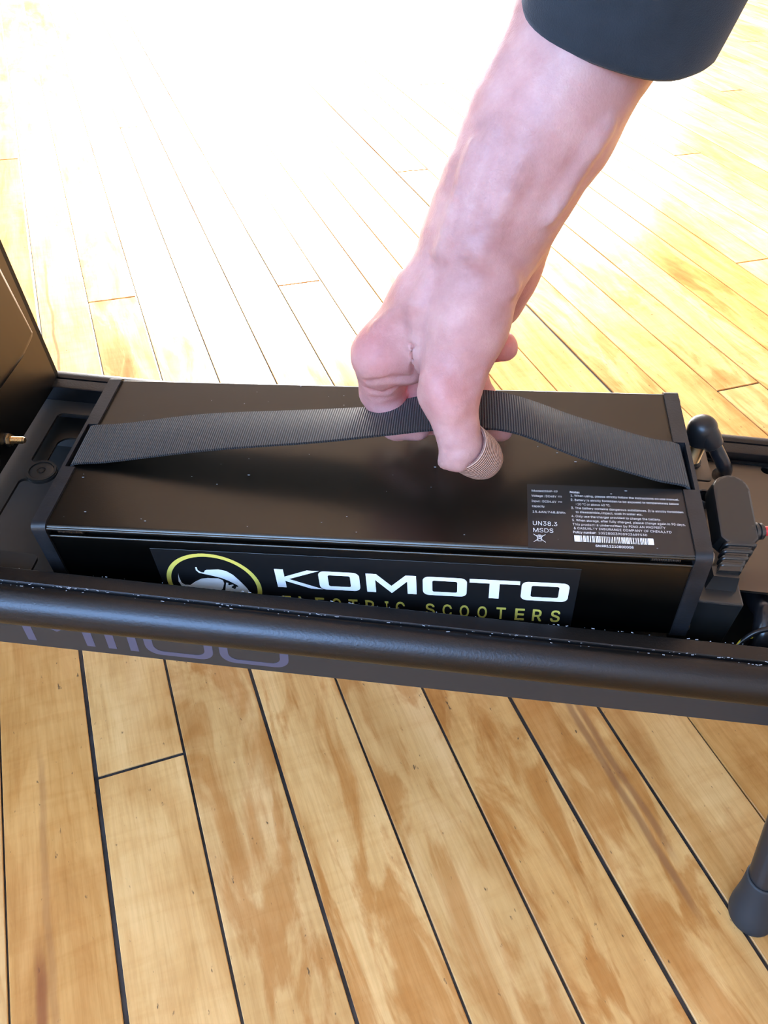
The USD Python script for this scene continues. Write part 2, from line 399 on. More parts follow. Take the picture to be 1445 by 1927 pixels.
rp = random.Random(5)
K0, K1, A0, A1 = -3, 46, -0.15, 3.55
far_planks = []
for k in range(K0, K1):
    cuts = sorted(JOINTS.get(k, []))
    ends = [A0] + cuts + [A1]
    for a0, a1 in zip(ends[:-1], ends[1:]):
        plank(k, a0, a1, 'plank')
# the rest of the floor, out of view: joined strips
rest = []
corners = np.array([[R_['x0'], R_['y0']], [R_['x1'], R_['y0']], [R_['x1'], R_['y1']], [R_['x0'], R_['y1']]])
room_poly = Polygon(corners)
for k in range(-75, 90):
    n0, n1 = PO + PW * k + 0.0007, PO + PW * (k + 1) - 0.0007
    spans = [(-6, A0 - 0.0018), (A1 + 0.0018, 7)] if K0 <= k < K1 else [(-6, 7)]
    for a0, a1 in spans:
        q = Polygon([NV * n0 + AV * a0, NV * n1 + AV * a0, NV * n1 + AV * a1, NV * n0 + AV * a1]).intersection(room_poly)
        if q.is_empty or q.area < 1e-4 or q.geom_type != 'Polygon': continue
        rest.append(prism(q, 0.003, at=-0.003))
obj('floor_strips', rest, 'maple_0', fl)
tag(stage.GetPrimAtPath('/World/floor/floor_strips'), kind='stuff')

t = 0.2


def struct(name, mesh, m, label):
    tag(obj(name, mesh, m), label, None, None, 'structure')


zb = -0.05
back = []
xs = [R_['x0']] + [v for w in BACK_WINDOWS for v in w] + [R_['x1']]
for a, b in zip(xs[0::2], xs[1::2]): back.append(bx(a, b, R_['y1'], R_['y1'] + t, zb, R_['z1']))
for a, b in BACK_WINDOWS:
    back += [bx(a, b, R_['y1'], R_['y1'] + t, zb, BACK_Z[0]), bx(a, b, R_['y1'], R_['y1'] + t, BACK_Z[1], R_['z1'])]
struct('wall_back', back, 'wall_paint', 'white wall with a wide window beyond the scooter')
a, b, c, d = FRONT_WINDOW
y0 = R_['y0']
struct('wall_front', [bx(R_['x0'], a, y0 - t, y0, zb, R_['z1']), bx(b, R_['x1'], y0 - t, y0, zb, R_['z1']), bx(a, b, y0 - t, y0, zb, c), bx(a, b, y0 - t, y0, d, R_['z1'])], 'wall_paint', 'white wall behind the camera')
la, lb, lc, le = LEFT_WINDOW
xl = R_['x0']
struct('wall_left', [bx(xl - t, xl, y0 - t, la, zb, R_['z1']), bx(xl - t, xl, lb, R_['y1'] + t, zb, R_['z1']), bx(xl - t, xl, la, lb, zb, lc), bx(xl - t, xl, la, lb, le, R_['z1'])], 'wall_paint', 'white wall on the left side')
struct('wall_right', bx(R_['x1'], R_['x1'] + t, y0 - t, R_['y1'] + t, zb, R_['z1']), 'wall_paint', 'white wall on the right side')
struct('ceiling', bx(R_['x0'] - t, R_['x1'] + t, y0 - t, R_['y1'] + t, R_['z1'], R_['z1'] + 0.15), 'ceiling_paint', 'plain white ceiling')


def window(n, x0, x1, y, z0, z1, side=False):
    fw = 0.05
    def bx(*q): return globals()['bx'](*(q if not side else (q[2], q[3], q[0], q[1], q[4], q[5])))
    parts = [bx(x0, x0 + fw, y, y + 0.06, z0, z1), bx(x1 - fw, x1, y, y + 0.06, z0, z1), bx(x0 + fw, x1 - fw, y, y + 0.06, z0, z0 + fw), bx(x0 + fw, x1 - fw, y, y + 0.06, z1 - fw, z1)]
    w = thing(f'window_{n}', 'white painted sash window frame', None, kind='structure')
    obj('window_frame', parts, 'window_paint', w)
    obj('glazing_bar', bx((x0 + x1) / 2 - 0.015, (x0 + x1) / 2 + 0.015, y + 0.01, y + 0.05, z0 + fw, z1 - fw), 'window_paint', w)
    obj('glazing_bar', bx(x0 + fw, x1 - fw, y + 0.01, y + 0.05, (z0 + z1) / 2 - 0.015, (z0 + z1) / 2 + 0.015), 'window_paint', w)


for k, (a, b) in enumerate(BACK_WINDOWS): window(k + 1, a, b, R_['y1'] + 0.01, *BACK_Z)
a, b, c, d = FRONT_WINDOW
window(2, a, b, y0 - 0.07, c, d)
window(3, la, lb, xl - 0.07, lc, le, True)

# ------------------------------------------------------------------ frames of the scooter and of the battery being lifted out of it
LEAN = math.radians(3.880)
NL = np.array([-0.1960944, 0.33442535, 0.21520164])             # near left top corner of the battery case
RB = Rot.from_euler('zyx', np.radians([-3.784, -5.2207, 3.880])).as_matrix()
RS = Rot.from_euler('zyx', np.radians([-3.45, 0, 3.880])).as_matrix()
OS = NL - 0.02 * Rot.from_euler('zyx', np.radians([-3.784, 0, 3.880])).as_matrix()[:, 2]
FB, FS = frame(RB, NL), frame(RS, OS)
BL, BW, BH = 0.3651, 0.1397, 0.072


def b2w(p): return np.asarray(p, float) @ RB.T + NL
def s2w(p): return np.asarray(p, float) @ RS.T + OS
def w2s(p): return (np.asarray(p, float) - OS) @ RS
def w2b(p): return (np.asarray(p, float) - NL) @ RB


# ------------------------------------------------------------------ the scooter deck
sc = thing('electric_scooter', 'black electric scooter deck with open battery tray on a kickstand', 'scooter', FS)
XA, XB = -0.42, 0.80
YN, YF = -0.0165, 0.149            # inner edges of the tray


def rail_profile(sgn):
    R = 0.0134
    a = np.linspace(np.radians(88), np.radians(-128), 26)
    tubepts = [(0.0146 + R * math.cos(t_), -R - 0.0003 + R * math.sin(t_)) for t_ in a]
    pts = [(0, -0.004), (0.0004, -0.0006), (0.0012, 0.0), (0.0098, 0.0), (0.0104, -0.0008), (0.0108, -0.0024), (0.0124, -0.0024), (0.0128, -0.0010)] + tubepts + [(0.0062, -0.0262), (0.0040, -0.030), (0.0, -0.030)]
    return Polygon([(sgn * p[0], p[1]) for p in pts])


prof = rail_profile(1).buffer(0)
near = prism(Polygon([(YN - p[0], p[1]) for p in prof.exterior.coords]), XB - XA, 'x', XA)
far = prism(Polygon([(YF + p[0], p[1]) for p in prof.exterior.coords]), XB - XA, 'x', XA)
obj('deck_rail', near, 'frame_black', sc, smooth=40)
obj('deck_rail', far, 'frame_black', sc, smooth=40)
PY = YN - 0.0104
ZB = -0.0668
pn = obj('side_panel', rbox(XA, XB, PY, YN - 0.002, ZB, -0.0285, 0.0012), 'panel_black', sc)
obj('side_panel', rbox(XA, XB, YF + 0.002, YF + 0.0104, ZB, -0.0285, 0.0012), 'panel_black', sc)
obj('tray_floor', bx(XA, XB, YN - 0.002, YF + 0.002, ZB + 0.002, ZB + 0.006), 'tray_black', sc)

# big model lettering on the near side panel, partly under the rail
zt, zl, st = -0.0305, -0.0596, 0.0053
letters = []
letters.append(Polygon([(-0.0218, zt), (-0.0160, zt), (-0.0160, zl), (-0.0213, zl)]))
letters.append(Polygon([(0.0160, zt), (0.0218, zt), (0.0218, zl), (0.0165, zl)]))
letters.append(Polygon([(-0.0218, zt), (-0.0155, zt), (0.0000, -0.0412), (0.0155, zt), (0.0218, zt), (0.0000, -0.0474)]))
letters.append(sbox(0.0303, zl, 0.0356, zt)); letters.append(sbox(0.0443, zl, 0.0497, zt))
for x0_, x1_ in ((0.0546, 0.0975), (0.1017, 0.1446)):
    o_ = rrect(x0_, zl - 0.0010, x1_, zt + 0.012, 0.009)
    letters.append(o_.difference(rrect(x0_ + st, zl + 0.0030, x1_ - st, zt + 0.008, 0.006)))
letters = unary_union(letters)
obj('model_lettering', prism(letters, 0.00025, 'y', PY + 0.0001), 'print_violet', pn, label='grey violet model lettering on the side panel')

chips = []
rc = random.Random(11)
for k in range(190):
    x_ = rc.uniform(-0.05, 0.46); sz = rc.choice([0.0002, 0.0003, 0.0004, 0.0006]); y_ = YN - rc.choice([0.0106, 0.0110, 0.0128, 0.0004]) + rc.uniform(-0.0003, 0.0003)
    chips.append(place(trimesh.creation.box([sz * rc.uniform(1, 3.5), sz * 0.7, 0.0002]), Rot.from_euler('z', rc.uniform(-0.3, 0.3)).as_matrix(), [x_, y_, -0.0003 if y_ < YN - 0.0115 else 0.00005]))
cp_ = obj('paint_chips', chips, 'chip_pale', sc, label='pale chips along the groove of the near rail')
tag(cp_, kind='stuff')

# left end plate with cut-outs and screw boss
epl = unary_union([sbox(-0.075, YN + 0.0002, -0.052, YF - 0.0002), sbox(-0.055, YN + 0.0002, -0.014, 0.004), sbox(-0.055, 0.135, -0.014, YF - 0.0002), Point(-0.0405, 0.0745).buffer(0.0102), sbox(-0.055, 0.068, -0.045, 0.081)])
epl = epl.buffer(0.004).buffer(-0.008).buffer(0.004)
ep = obj('end_plate', prism(epl, 0.002, at=-0.014), 'plate_dark', sc)
low = sbox(-0.060, 0.078, -0.012, 0.146).difference(rrect(-0.050, 0.070, 0.02, 0.124, 0.008))
obj('lower_bracket', prism(low, 0.0015, at=-0.027), 'plate_brown', sc)
ring = Point(-0.0405, 0.0745).buffer(0.0098).difference(Point(-0.0405, 0.0745).buffer(0.0082))
obj('washer_rim', prism(ring, 0.0012, at=-0.012), 'plate_dark', ep)
obj('tray_screw', place(lathe([(0, 0), (0.0078, 0), (0.0080, 0.0004), (0.0070, 0.0009), (0.0030, 0.0010), (0.0029, 0.0003), (0.0020, 0.0003), (0.0019, 0.0011), (0, 0.0011)]), None, [-0.0405, 0.0745, -0.012]), 'plate_dark', ep, smooth=35)

# the lid, hinged open at the left end
tl = math.radians(6.0)
RL = np.stack([[0, 1, 0], [-math.sin(tl), 0, math.cos(tl)], [math.cos(tl), 0, math.sin(tl)]], 1)    # u across, v up the lid, w face normal


def lid_mesh(poly, h, w0=0.0):
    m = trimesh.creation.extrude_polygon(poly, h, engine='earcut')
    m.vertices = (np.c_[m.vertices[:, 0], m.vertices[:, 1], m.vertices[:, 2] + w0]) @ RL.T + [-0.0595, 0, 0]
    if m.volume < 0: m.invert()
    return m


lidp = Polygon([(-0.030, -0.002), (0.1630, -0.002), (0.1652, 0.0015), (0.1655, 0.33), (-0.030, 0.33)])
lidf = Polygon([(-0.030, -0.002), (0.1560, -0.002), (0.1585, 0.0025), (0.1590, 0.33), (-0.030, 0.33)])
ld = obj('deck_lid', lid_mesh(lidf, 0.0012, -0.0012), 'lid_black', sc, label='open deck lid standing up at the left end')
obj('lid_core', lid_mesh(lidp.buffer(-0.0006), 0.0050, -0.0062), 'lid_edge', ld, label='dark edge of the lid')
obj('lid_skin', lid_mesh(lidp, 0.0016, -0.0078), 'panel_black', ld)
pad = Polygon([(0.020, 0.24), (0.020, 0.040), (0.1300, 0.0385), (0.1475, 0.0415), (0.1522, 0.0450), (0.1490, 0.083), (0.1441, 0.0885), (0.135, 0.095), (0.135, 0.24)]).buffer(-0.003).buffer(0.003)
pcs = [np.c_[np.array(g_.exterior.coords), np.full(len(g_.exterior.coords), w_)] for g_, w_ in ((pad, 0.0), (pad.buffer(-0.0012), 0.0022), (pad.buffer(-0.0030), 0.0036), (pad.buffer(-0.0055), 0.0042))]
pm_ = to_tm(m3.Manifold.hull_points(np.vstack(pcs)))
pm_.vertices = pm_.vertices @ RL.T + [-0.0595, 0, 0]
obj('lid_pad', pm_, 'lid_black', ld, smooth=65, label='raised pad on the inside of the lid')
slot = rrect(0.138, 0.094, 0.150, 0.106, 0.004)
obj('lid_slot', lid_mesh(slot, 0.0004, 0.0001), 'lid_edge', ld)
# threaded bolt sticking out of the lid
bolt_prof = [(0, 0)]
for i in range(16):
    bolt_prof += [(0.0025, 0.0007 * i), (0.0021, 0.0007 * i + 0.00035)]
bolt_prof += [(0.0022, 0.0114), (0.0016, 0.0120), (0, 0.0120)]
bolt = place(lathe(bolt_prof, 20), RL, RL @ [0.0808, 0.0083, 0] + [-0.0595, 0, 0])
bo = obj('bolt', bolt, 'brass', ld, smooth=40, label='brass threaded bolt')
obj('bolt_washer', place(lathe([(0, 0), (0.0045, 0), (0.0045, 0.0008), (0, 0.0008)], 20), RL, RL @ [0.0808, 0.0083, 0] + [-0.0595, 0, 0]), 'screw_steel', bo)
obj('bolt_nut', place(trimesh.creation.cylinder(radius=0.0040, height=0.0022, sections=6), RL, RL @ [0.0808, 0.0083, 0.0018] + [-0.0595, 0, 0]), 'brass', bo)

# right compartment cover plate
rp_ = sbox(0.398, 0.030, 0.78, YF - 0.0008).difference(Point(0.4555, 0.1440 - 0.0015).buffer(0.0042)).difference(Point(0.4045, 0.104).buffer(0.0058))
obj('compartment_plate', prism(rp_, 0.002, at=-0.010), 'plate_brown', sc)
obj('plate_seal', prism(sbox(0.385, YF - 0.0030, 0.78, YF - 0.0008), 0.0015, at=-0.008), 'lid_edge', sc)
obj('connector_box', rbox(0.3838, 0.4108, 0.0115, 0.0300, -0.058, 0.0, 0.0012), 'plug_plastic', sc)
neckm = to_tm(m3.Manifold.batch_hull([m3.Manifold.cube((0.0180, 0.0085, 0.001), True).translate((0.3985, 0.0255, 0.0)), m3.Manifold.cube((0.0150, 0.0075, 0.001), True).translate((0.3990, 0.0268, 0.0100))]))
obj('connector_neck', neckm, 'plug_plastic', sc)
obj('grommet', place(lathe([(0.0052, -0.006), (0.0066, -0.006), (0.0066, 0.0035), (0.0060, 0.0040), (0.0052, 0.0035), (0.0052, -0.006)], 28), None, [0.4045, 0.104, -0.006]), 'plug_plastic', sc, smooth=40)
brk = rrect(0.3815, 0.106, 0.4055, 0.142, 0.003)
br = obj('port_bracket', prism(brk, 0.0016, at=0.0085), 'plate_brown', sc)
obj('bracket_leg', [bx(0.3850, 0.3870, 0.110, 0.140, -0.010, 0.0086)], 'plate_brown', br)
thr = [(0, 0)]
for i in range(17): thr += [(0.0052, 0.0010 * i), (0.0045, 0.0010 * i + 0.0005)]
thr += [(0.0045, 0.0180), (0, 0.0180)]
obj('charge_port', [place(lathe(thr, 28), None, [0.3935, 0.1225, 0.0130]), ], 'brass', br, smooth=40, label='gold threaded charging port')
obj('port_nut', place(trimesh.creation.cylinder(radius=0.0066, height=0.0022, sections=24), None, [0.3935, 0.1225, 0.0105]), 'rubber', br)

# kickstand
foot = at(1411, 1722, 1.0) - CAM
foot = CAM + foot * (-HC / foot[2]); foot[2] = 0.0
pivot = s2w([0.4560, -0.036, -0.030])
kd = (pivot - foot) / np.linalg.norm(pivot - foot)
ks = thing('kickstand', None, None, np.linalg.inv(FS), parent=sc)
obj('kickstand_leg', tube([foot + kd * 0.020, pivot + kd * 0.01], 0.0092, 24), 'kick_black', ks, smooth=40)
fprof = [(0, 0.0), (0.0135, 0.0), (0.0144, 0.0012), (0.0149, 0.0040), (0.0145, 0.0085), (0.0132, 0.0150), (0.0118, 0.0220), (0.0110, 0.0300), (0.0108, 0.0335), (0.0102, 0.0345), (0.0094, 0.0345)]
ff = lathe(fprof, 36)
sh = kd[:2] / kd[2]
ff.vertices[:, :2] += np.outer(np.clip(ff.vertices[:, 2] - 0.002, 0, 1), sh)
ff.vertices += foot
obj('rubber_foot', ff, 'kick_rubber', ks, smooth=50, label='flared rubber foot of the kickstand')
obj('pivot_bracket', [rbox(0.4405, 0.480, PY - 0.010, PY + 0.001, -0.064, -0.040, 0.003), ], 'kick_black', sc)

# ------------------------------------------------------------------ battery pack
bp = thing('battery_pack', 'long black aluminium battery pack being lifted by its webbing strap', 'battery', FB)


def body_profile():
    g = sbox(0, -BH, BW, 0)
    g = g.buffer(-0.0025).buffer(0.0025, quad_segs=5)
    for y, s in ((0, 1), (BW, -1)):
        ch = LineString([(y - s * 0.002, -0.0052), (y + s * 0.0022, -0.0052)]).buffer(0.0019, cap_style=2)
        g = g.difference(ch).difference(Point(y + s * 0.0024, -0.0052).buffer(0.0024))
    # rolled lips above and below the groove
    for y, s in ((0, 1), (BW, -1)):
        for z in (-0.0022, -0.0082): g = g.union(Point(y + s * 0.0004, z).buffer(0.0010))
    return g


obj('case', prism(body_profile(), BL, 'x', 0.0), 'anodised', bp, smooth=35, label='satin black extruded aluminium case')
thp = []
for xs_ in ((0.006, 0.022), (BL - 0.022, BL - 0.006)):
    n_ = 18
    pr = [(0, 0)]
    for i in range(n_):
        zz = (xs_[1] - xs_[0]) * i / n_
        pr += [(0.0021, zz), (0.0016, zz + 0.0004)]
    pr += [(0, xs_[1] - xs_[0])]
    thp.append(place(lathe(pr, 14), align([1, 0, 0]), [xs_[0], 0.0023, -0.0052]))
obj('clamp_screw', thp[0], 'screw_black', bp, smooth=30)
obj('clamp_screw', thp[1], 'screw_black', bp, smooth=30)


def cap(x0, x1, sgn):
    g = rrect(-0.0016, -BH - 0.0014, BW + 0.0016, 0.0016, 0.0050)
    body = prism(g, x1 - x0, 'x', x0)
    man = m3.Manifold(m3.Mesh(np.asarray(body.vertices, np.float32), np.asarray(body.faces, np.uint32)))
    man = to_man(body)
    # notch for the strap, open to the case side
    w = 0.0066
    nx0, nx1 = (x1 - w, x1 + 0.002) if sgn < 0 else (x0 - 0.002, x0 + w)
    cut = m3.Manifold.cube((nx1 - nx0, 0.0405, 0.016)).translate((nx0, 0.0490, -0.012))
    return to_tm(man - cut)


def to_man(m):
    m = trimesh.Trimesh(np.asarray(m.vertices), np.asarray(m.faces)); m.merge_vertices()
    return m3.Manifold(m3.Mesh(np.asarray(m.vertices, np.float32), np.asarray(m.faces, np.uint32)))


cl = obj('end_cap', cap(-0.0088, 0.0, -1), 'cap_plastic', bp, smooth=35)
cr = obj('end_cap', cap(BL, BL + 0.0090, 1), 'cap_plastic', bp, smooth=35)
for y in (0.004, BW - 0.004):
    for z in (-0.0052, -BH + 0.006):
        obj('cap_screw', place(lathe([(0, 0), (0.0040, 0), (0.0038, 0.0012), (0.0028, 0.0021), (0.0014, 0.0024), (0.0013, 0.0012), (0, 0.0012)], 20), align([1, 0, 0]), [BL + 0.0089, y, z]), 'screw_steel', cr, smooth=35)

# strap
nearp = np.array([(-0.0042, -0.010), (-0.0034, 0.0006), (0.020, 0.0046), (0.0912, 0.0180), (0.1562, 0.0270), (0.1984, 0.0345), (0.2250, 0.0390), (0.2534, 0.0408), (0.3077, 0.0206), (0.350, 0.0062), (0.3688, 0.0006), (0.3700, -0.010)])
farp = np.array([(-0.0046, -0.010), (-0.0040, 0.0006), (0.018, 0.0040), (0.0809, 0.0148), (0.1497, 0.0205), (0.1828, 0.0240), (0.2150, 0.0335), (0.2481, 0.0386), (0.3101, 0.0188), (0.349, 0.0058), (0.3680, 0.0006), (0.3692, -0.010)])


def resample(P, n=160):
    t_ = np.r_[0, np.cumsum(np.linalg.norm(np.diff(P, axis=0), axis=1))]; t_ /= t_[-1]
    tt = np.linspace(0, 1, n)
    return np.stack([PchipInterpolator(t_, P[:, k])(tt) for k in range(2)], 1)


NS, NWD = 200, 12
a_, b_ = resample(nearp, NS), resample(farp, NS)
ww = np.linspace(0, 1, NWD)
top = np.zeros((NS, NWD, 3)); uvs = np.zeros((NS, NWD, 2))
length = np.r_[0, np.cumsum(np.linalg.norm(np.diff(a_, axis=0), axis=1))]
for j, q in enumerate(ww):
    xz = a_ * (1 - q) + b_ * q
    lift = 0.0012 * math.sin(math.pi * q)
    top[:, j] = np.c_[xz[:, 0], np.full(NS, 0.0508 + q * 0.0364), xz[:, 1] + lift * np.clip((xz[:, 1]) / 0.03, 0, 1)]
    uvs[:, j] = np.c_[length / 0.0015 / 28.0, np.full(NS, q)]
du = np.gradient(top, axis=0); dv = np.gradient(top, axis=1)
nn = np.cross(du, dv); nn /= np.linalg.norm(nn, axis=2)[..., None]
thk = 0.0015
V = np.concatenate([(top + nn * thk / 2).reshape(-1, 3), (top - nn * thk / 2).reshape(-1, 3)])
UV = np.concatenate([uvs.reshape(-1, 2)] * 2)
F = []
off = NS * NWD
for i in range(NS - 1):
    for j in range(NWD - 1):
        a1, b1, c1, d1 = i * NWD + j, (i + 1) * NWD + j, (i + 1) * NWD + j + 1, i * NWD + j + 1
        F += [[a1, b1, c1], [a1, c1, d1], [off + a1, off + c1, off + b1], [off + a1, off + d1, off + c1]]
    for j in (0, NWD - 1):
        a1, b1 = i * NWD + j, (i + 1) * NWD + j
        q = [[a1, off + a1, off + b1], [a1, off + b1, b1]]
        F += q if j == 0 else [x[::-1] for x in q]
obj('carry_strap', (V, np.array(F)), 'webbing', bp, smooth=False, uv=UV, label='black ribbed webbing carry strap')

rc = random.Random(4)
dust = [place(trimesh.creation.icosphere(1, rc.choice([0.00013, 0.00018, 0.0003])), np.diag([rc.uniform(1, 3), 1, 0.6]), [rc.uniform(0.005, 0.36), rc.uniform(0.002, 0.137), 0.0002]) for _ in range(70)]
tag(obj('dust_specks', dust, 'chip_pale', bp, label='pale specks of dust on the case'), kind='stuff')

# --- printed label on top of the case
lab = obj('spec_label', rbox(0.2772, 0.3648, 0.0004, 0.0503, -0.0003, 0.00012, 0.0001, 4), 'label_film', bp, label='dark specification label with white printing')


def text(s, x, y, h, x1=None, bold=False, depth=0.00006):
    m = meshkit.text_mesh(s, h, depth, bold=bold)
    v = m.vertices
    if x1 is not None: v[:, 0] *= (x1 - x) / v[:, 0].max()
    m.vertices = np.c_[v[:, 0] + x, v[:, 1] + y, v[:, 2] + 0.00012]
    return m


hh = 0.0016
T = []
T += [text('Model :', 0.2796, 0.0440, hh), text('13S6P-X9', 0.2861, 0.0440, hh, 0.2945)]
T += [text('Voltage : DC48V', 0.2795, 0.0399, hh, 0.2937), text('Input : DC54.6V', 0.2795, 0.0356, hh, 0.2935), text('Capacity', 0.2796, 0.0316, hh, 0.2868), text('15.6Ah/748.8Wh', 0.2797, 0.0272, hh, 0.2981)]
for y in (0.0399, 0.0356):
    T.append(prism(unary_union([sbox(0.2946, y + 0.0011, 0.2968, y + 0.00128)] + [sbox(0.2946 + k * 0.0008, y + 0.0005, 0.2946 + k * 0.0008 + 0.0005, y + 0.00068) for k in range(3)]), 0.00006, at=0.00012))
T += [text('UN38.3', 0.2797, 0.0176, 0.0031, 0.2934), text('MSDS', 0.2797, 0.0124, 0.0031, 0.2911)]
lines = [('Note:', 0.3013, 0.0440, 0.3070, True), ('1. When using, please strictly follow the instructions on use manual.', 0.3016, 0.0412, 0.3620, 0), ('2. Battery is strictly forbidden to be exposed to temperatures below', 0.3015, 0.0378, 0.3615, 0),
         ('-10 °C or above 40 °C.', 0.3040, 0.0345, 0.3235, 0), ('3. The battery contains dangerous substances. It is strictly forbidden', 0.3015, 0.0314, 0.3630, 0), ('to disassemble, impact, soak in water etc.', 0.3040, 0.0283, 0.3405, 0),
         ('4. Only use the charger provided to charge the battery.', 0.3014, 0.0250, 0.3501, 0), ('5. When storage, after fully charged, please charge again in 90 days.', 0.3016, 0.0219, 0.3629, 0), ('This product is underwritten by PING AN PROPERTY', 0.3017, 0.0188, 0.3519, 0),
         ('& CASUALTY INSURANCE COMPANY OF CHINA,LTD', 0.3022, 0.0159, 0.3547, 0), ('Policy number:', 0.3017, 0.0129, 0.3142, True), ('10528003900903689530', 0.3152, 0.0129, 0.3414, 0), ('SN:RR12210800008', 0.3131, 0.0035, 0.3333, True)]
for s, x, y, x1, bo_ in lines: T.append(text(s, x, y, hh if not bo_ else 0.0016, x1, bool(bo_)))
# crossed-out bin
bin_ = [LineString([(0.2803, 0.0108), (0.2866, 0.0052)]), LineString([(0.2866, 0.0108), (0.2803, 0.0052)]), LineString([(0.2817, 0.0098), (0.2852, 0.0098)]), LineString([(0.2820, 0.0098), (0.2825, 0.0060), (0.2843, 0.0060), (0.2848, 0.0098)]), LineString([(0.2828, 0.0104), (0.2840, 0.0104)]), LineString([(0.2830, 0.0092), (0.2840, 0.0092)])]
T.append(prism(unary_union([l.buffer(0.00017) for l in bin_]), 0.00006, at=0.00012))
obj('lettering', T, 'print_label', lab, label='white small print')
rb = random.Random(3)
bars = []
x = 0.3052
white = [sbox(0.3022, 0.0067, 0.3444, 0.0113)]
while x < 0.3415:
    w_ = rb.choice([0.0002, 0.0002, 0.0004, 0.0006]); bars.append(sbox(x, 0.0067, x + w_, 0.0113)); x += w_ + rb.choice([0.0002, 0.0003, 0.0005])
obj('barcode', prism(unary_union(white).difference(unary_union(bars)), 0.00006, at=0.00012), 'print_white', lab, label='white barcode')

# --- sticker on the near side of the case
stk = obj('side_sticker', rbox(0.0590, 0.3075, -0.00018, 0.0004, -0.0690, -0.0150, 0.00012, 4), 'sticker', bp, label='black sticker with white and yellow lettering')
K = []
zt, zl_ = -0.0282, -0.0452
u = 0.1712 / 835


def X(z): return 0.1316 + (z - 53) * u * 1.0


hs, vs = 0.0034, 0.0056


def oval(x0, x1, z0=zl_, z1=zt):
    return rrect(x0, z0, x1, z1, 0.0038).difference(rrect(x0 + vs, z0 + hs, x1 - vs, z1 - hs, 0.0012))


kx = X(53)
K.append(unary_union([sbox(kx, zl_, kx + 0.0054, zt), Polygon([(kx + 0.0050, -0.0384), (kx + 0.0050, -0.0352), (kx + 0.0195, zt), (kx + 0.0268, zt)]), Polygon([(kx + 0.0050, -0.0352), (kx + 0.0082, -0.0372), (kx + 0.0278, zl_), (kx + 0.0205, zl_), (kx + 0.0050, -0.0388)]).buffer(0)]))
K.append(oval(X(180), X(299))); K.append(oval(X(480), X(605))); K.append(oval(X(757), X(888)))
mx0, mx1 = X(318), X(462)
K.append(Polygon([(mx0, zl_), (mx0, zt), (mx0 + 0.0062, zt), ((mx0 + mx1) / 2, -0.0385), (mx1 - 0.0062, zt), (mx1, zt), (mx1, zl_), (mx1 - 0.0054, zl_), (mx1 - 0.0054, -0.0338), ((mx0 + mx1) / 2, zl_ - 0.0001), (mx0 + 0.0054, -0.0338), (mx0 + 0.0054, zl_)]))
tx0, tx1 = X(612), X(752)
K.append(unary_union([sbox(tx0, zt - hs, tx1, zt), sbox((tx0 + tx1) / 2 - 0.0029, zl_, (tx0 + tx1) / 2 + 0.0029, zt)]))
ys = -0.00018
obj('brand_lettering', prism(unary_union(K), 0.00012, 'y', ys + 0.00004), 'print_white', stk, label='white wide lettering')
Y2 = []
wd = 0.0056


def letter(ch, xc):
    m = meshkit.text_mesh(ch, 0.0108, 0.00012, bold=True)
    v = m.vertices; w0, w1 = v[:, 0].min(), v[:, 0].max()
    ww_ = 0.0022 if ch == 'I' else wd
    v = np.c_[(v[:, 0] - (w0 + w1) / 2) / (w1 - w0) * ww_ + xc, v[:, 2] * -1 + ys + 0.00004, v[:, 1] - 0.0648]
    m.vertices = v
    if m.volume < 0: m.invert()
    Y2.append(m)


for ch, z in zip('SCOOTERS', (500, 550, 600, 652, 706, 760, 810, 862)): letter(ch, X(z))
for ch, z in zip('ELECTRIC', (72, 122, 172, 222, 272, 322, 372, 412)): letter(ch, X(z))
obj('yellow_lettering', Y2, 'print_yellow', stk, label='yellow spaced lettering below the white word')
cx_, cz_ = 0.0918, -0.0468
obj('emblem_ring', prism(Point(cx_, cz_).buffer(0.0294, quad_segs=24).difference(Point(cx_, cz_).buffer(0.0266, quad_segs=24)).intersection(sbox(0, -0.0688, 1, 0)), 0.00012, 'y', ys + 0.00004), 'print_yellow', stk, label='yellow ring of the emblem')
ea = [[0.0832, -0.0303], [0.0842, -0.0302], [0.0843, -0.0331], [0.0860, -0.0349], [0.0877, -0.0350], [0.0885, -0.0332], [0.0900, -0.0323], [0.0973, -0.0314], [0.1018, -0.0325], [0.1054, -0.0358], [0.1087, -0.0415], [0.1115, -0.0472], [0.1130, -0.0520], [0.1135, -0.0580], [0.1068, -0.0580], [0.1069, -0.0511], [0.1066, -0.0461], [0.1043, -0.0440], [0.1018, -0.0420], [0.0976, -0.0394], [0.0913, -0.0374], [0.0872, -0.0363], [0.0845, -0.0356], [0.0831, -0.0332]]
eb = [[0.0711, -0.0371], [0.0708, -0.0410], [0.0712, -0.0462], [0.0730, -0.0480], [0.0761, -0.0481], [0.0800, -0.0445], [0.0847, -0.0412], [0.0887, -0.0403], [0.0955, -0.0400], [0.0981, -0.0416], [0.0983, -0.0445], [0.0964, -0.0500], [0.0900, -0.0560], [0.0780, -0.0570], [0.0710, -0.0520], [0.0695, -0.0450]]
ec = [[0.0996, -0.0437], [0.1010, -0.0439], [0.1004, -0.0466], [0.1035, -0.0452], [0.1040, -0.0458], [0.1020, -0.0480], [0.1041, -0.0500], [0.1055, -0.0472], [0.1063, -0.0474], [0.1060, -0.0530], [0.0973, -0.0530]]
EM = unary_union([Polygon(q).buffer(0) for q in (ea, eb, ec)]).buffer(0.0005).buffer(-0.0005)
obj('emblem_figure', prism(EM, 0.00012, 'y', ys + 0.00004), 'print_white', stk, label='white horned figure inside the ring')

# ------------------------------------------------------------------ plugs and cables in the right compartment
pp = thing('power_plug', 'black moulded power plug with ribbed neck at the right end of the battery', 'plug', FS)
